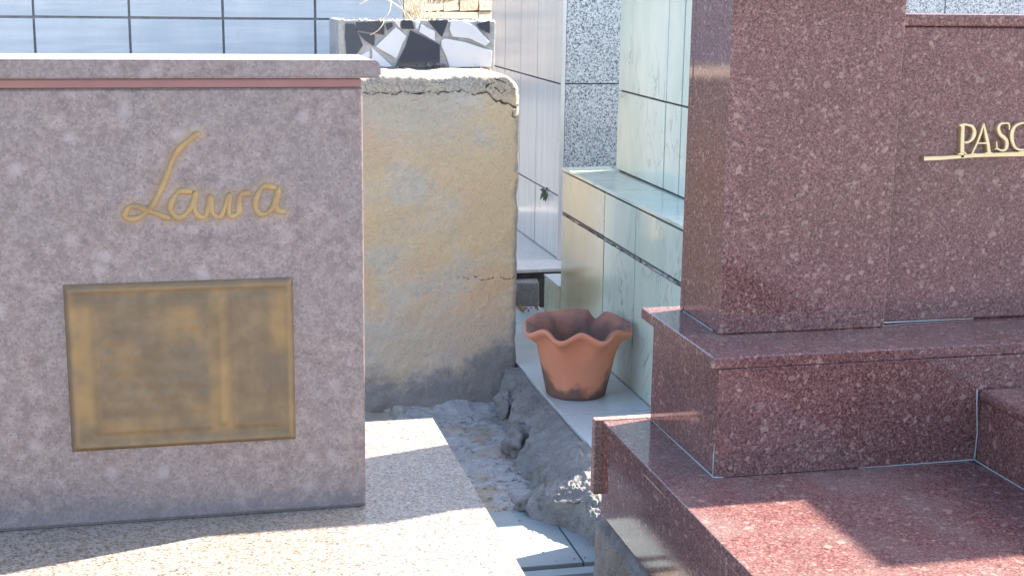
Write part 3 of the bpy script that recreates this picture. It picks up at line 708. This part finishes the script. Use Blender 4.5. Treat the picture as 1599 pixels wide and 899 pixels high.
# sealant beads in the inner corners
tube('sealant', [(1.04, 1.954, ST+.001), (1.16, 1.9537, ST+.0012), (1.228, 1.953, ST+.0016), (1.2415, 1.949, ST+.0035)], [0.00042, 0.00077, 0.00112, 0.00168], SEAL, rtb, 6)
tube('sealant', [(1.2415, 1.949, ST+.0035), (1.2445, 1.92, ST+.0016), (1.2465, 1.76, ST+.001), (1.2465, 1.5, ST+.001)], [0.00168, 0.00112, 0.00077, 0.00056], SEAL, rtb, 6)
tube('sealant', [(1.245, 1.953, ST+.003), (1.2465, 1.954, .346), (1.2415, 1.954, .39), (1.2385, 1.9525, .418)], [0.00168, 0.00098, 0.00091, 0.00112], SEAL, rtb, 6)
tube('sealant', [(1.1378, 2.087, .4965), (1.1388, 2.1056, .4965), (1.20, 2.1112, .4955), (1.32, 2.1116, .4955)], [0.00112, 0.00168, 0.00091, 0.00056], SEAL, rtb, 6)
tube('sealant', [(.8428, 2.11, .4953), (.8428, 2.25, .4953)], .0009, SEAL, rtb, 6)
tube('sealant', [(.7945, 2.26, ST+.0008), (.7942, 2.1, ST+.0012), (.7942, 1.958, ST+.0014), (.7948, 1.9535, ST+.0022), (.81, 1.9535, ST+.001)], [.0006, .0009, .0011, .0015, .0006], SEAL, rtb, 6)
tube('sealant', [(.7945, 1.9605, ST+.001), (.7942, 1.9605, ST+.03), (.7946, 1.9605, ST+.055)], [.0012, .001, .0004], SEAL, rtb, 6)
# footing of rough concrete under the side panel
NX, NY = 50, 260; V = []
for j in range(NY):
    y = 1.5+(2.271-1.5)*j/(NY-1)
    for i in range(NX):
        u = i/(NX-1)
        if u < .6: t = u/.6; x = .697+.004*t; z = -.16+(.268)*t
        else: t = (u-.6)/.4; x = .701+.02*t; z = .108+.014*t
        x += .006*fbm(0, y, z, 25, 4)+.0024*fbm(0, y, z, 85, 2); z += .005*fbm(x, y, 3, 30, 4)+.0018*fbm(x, y, 1, 110, 2)
        V.append((x, y, z))
raw('footing', V, grid(NX, NY), CONC, rtb, smooth=True)

LT = {
 'bar': [[(1.1992, 0.7732, 0.0074), (1.2360, 0.7740, 0.0071), (1.2624, 0.7756, 0.0069), (1.2944, 0.7772, 0.0071), (1.3312, 0.7780, 0.0076), (1.3992, 0.7788, 0.0088), (1.5600, 0.7828, 0.0080)]],
 'P': [[(1.2696, 0.7748, 0.0071), (1.2688, 0.7868, 0.0074), (1.2672, 0.8108, 0.0071), (1.2664, 0.8284, 0.0069)], [(1.2592, 0.8276, 0.0036), (1.2664, 0.8292, 0.0043), (1.2752, 0.8284, 0.0046), (1.2840, 0.8252, 0.0059), (1.2888, 0.8156, 0.0074), (1.2864, 0.8068, 0.0066), (1.2792, 0.8004, 0.0046), (1.2712, 0.7996, 0.0041)], [(1.2608, 0.7804, 0.0024), (1.2664, 0.7812, 0.0036), (1.2688, 0.7812, 0.0048)], [(1.2720, 0.7836, 0.0036), (1.2768, 0.7796, 0.0024)]],
 'A': [[(1.2872, 0.7812, 0.0038), (1.2944, 0.7972, 0.0041), (1.3000, 0.8132, 0.0043), (1.3040, 0.8300, 0.0031)], [(1.3040, 0.8308, 0.0026), (1.3096, 0.8132, 0.0062), (1.3152, 0.7972, 0.0064), (1.3192, 0.7804, 0.0066)], [(1.2944, 0.7980, 0.0031), (1.3136, 0.7980, 0.0031)], [(1.2840, 0.7796, 0.0034), (1.2944, 0.7804, 0.0024)], [(1.3104, 0.7812, 0.0026), (1.3240, 0.7812, 0.0036)]],
 'S': [[(1.3528, 0.8196, 0.0026), (1.3512, 0.8292, 0.0036), (1.3440, 0.8308, 0.0031), (1.3352, 0.8292, 0.0048), (1.3328, 0.8220, 0.0059), (1.3368, 0.8124, 0.0069), (1.3472, 0.8044, 0.0074), (1.3512, 0.7964, 0.0071), (1.3496, 0.7876, 0.0059), (1.3416, 0.7852, 0.0041), (1.3336, 0.7884, 0.0034), (1.3288, 0.7876, 0.0024)], [(1.3304, 0.8004, 0.0026), (1.3328, 0.7876, 0.0031)]],
 'C': [[(1.3936, 0.8196, 0.0032), (1.3920, 0.8276, 0.0040), (1.3824, 0.8308, 0.0036), (1.3728, 0.8300, 0.0041), (1.3640, 0.8260, 0.0054), (1.3600, 0.8188, 0.0069), (1.3592, 0.8068, 0.0071), (1.3624, 0.7964, 0.0064), (1.3680, 0.7892, 0.0048), (1.3776, 0.7856, 0.0040), (1.3888, 0.7876, 0.0032), (1.3944, 0.7940, 0.0024)], [(1.3728, 0.7812, 0.0032), (1.3896, 0.7828, 0.0048)]]}
ins = raw('inscription', [(1.29, 2.1116, .7738), (1.296, 2.1116, .7738), (1.296, 2.1116, .7762), (1.29, 2.1116, .7762), (1.29, 2.111, .7738), (1.296, 2.111, .7738), (1.296, 2.111, .7762), (1.29, 2.111, .7762)],
          [(0, 1, 2, 3), (4, 5, 6, 7), (0, 1, 5, 4), (2, 3, 7, 6)], BRASS, rtb, label='raised brass name lettering with underline on the red panel')
for key, strokes in LT.items():
    bm = bmesh.new(); bb = W(ins); q = 0
    for st in strokes:
        q += 1
        P = smooth_path([(x, wd, z) for x, z, wd in st], 5 if len(st) > 3 else 2)
        fr, bk_ = 2.1040-.0002*q, 2.1120; ring = []
        for i, p in enumerate(P):
            a, b = P[max(i-1, 0)], P[min(i+1, len(P)-1)]; d = Vector((b.x-a.x, 0, b.z-a.z)).normalized(); s = Vector((-d.z, 0, d.x))*p.y*.5; c = Vector((p.x, 0, p.z))
            L0, R0 = c+s, c-s; e = .72
            row = []
            for pt, y in ((c+s, bk_), (c+s, fr+.0013), (c+s*e, fr), (c-s*e, fr), (c-s, fr+.0013), (c-s, bk_)):
                row.append(bm.verts.new(Vector((pt.x, y, pt.z))-bb))
            ring.append(row)
        for r1, r2 in zip(ring, ring[1:]):
            for i in range(5): bm.faces.new((r1[i], r1[i+1], r2[i+1], r2[i]))
        bm.faces.new(ring[0]); bm.faces.new(ring[-1][::-1])
    bmesh.ops.recalc_face_normals(bm, faces=bm.faces[:])
    me = bpy.data.meshes.new('letter'); bm.to_mesh(me); bm.free()
    link('underline_bar' if key == 'bar' else 'letter', me, BRASS, ins)
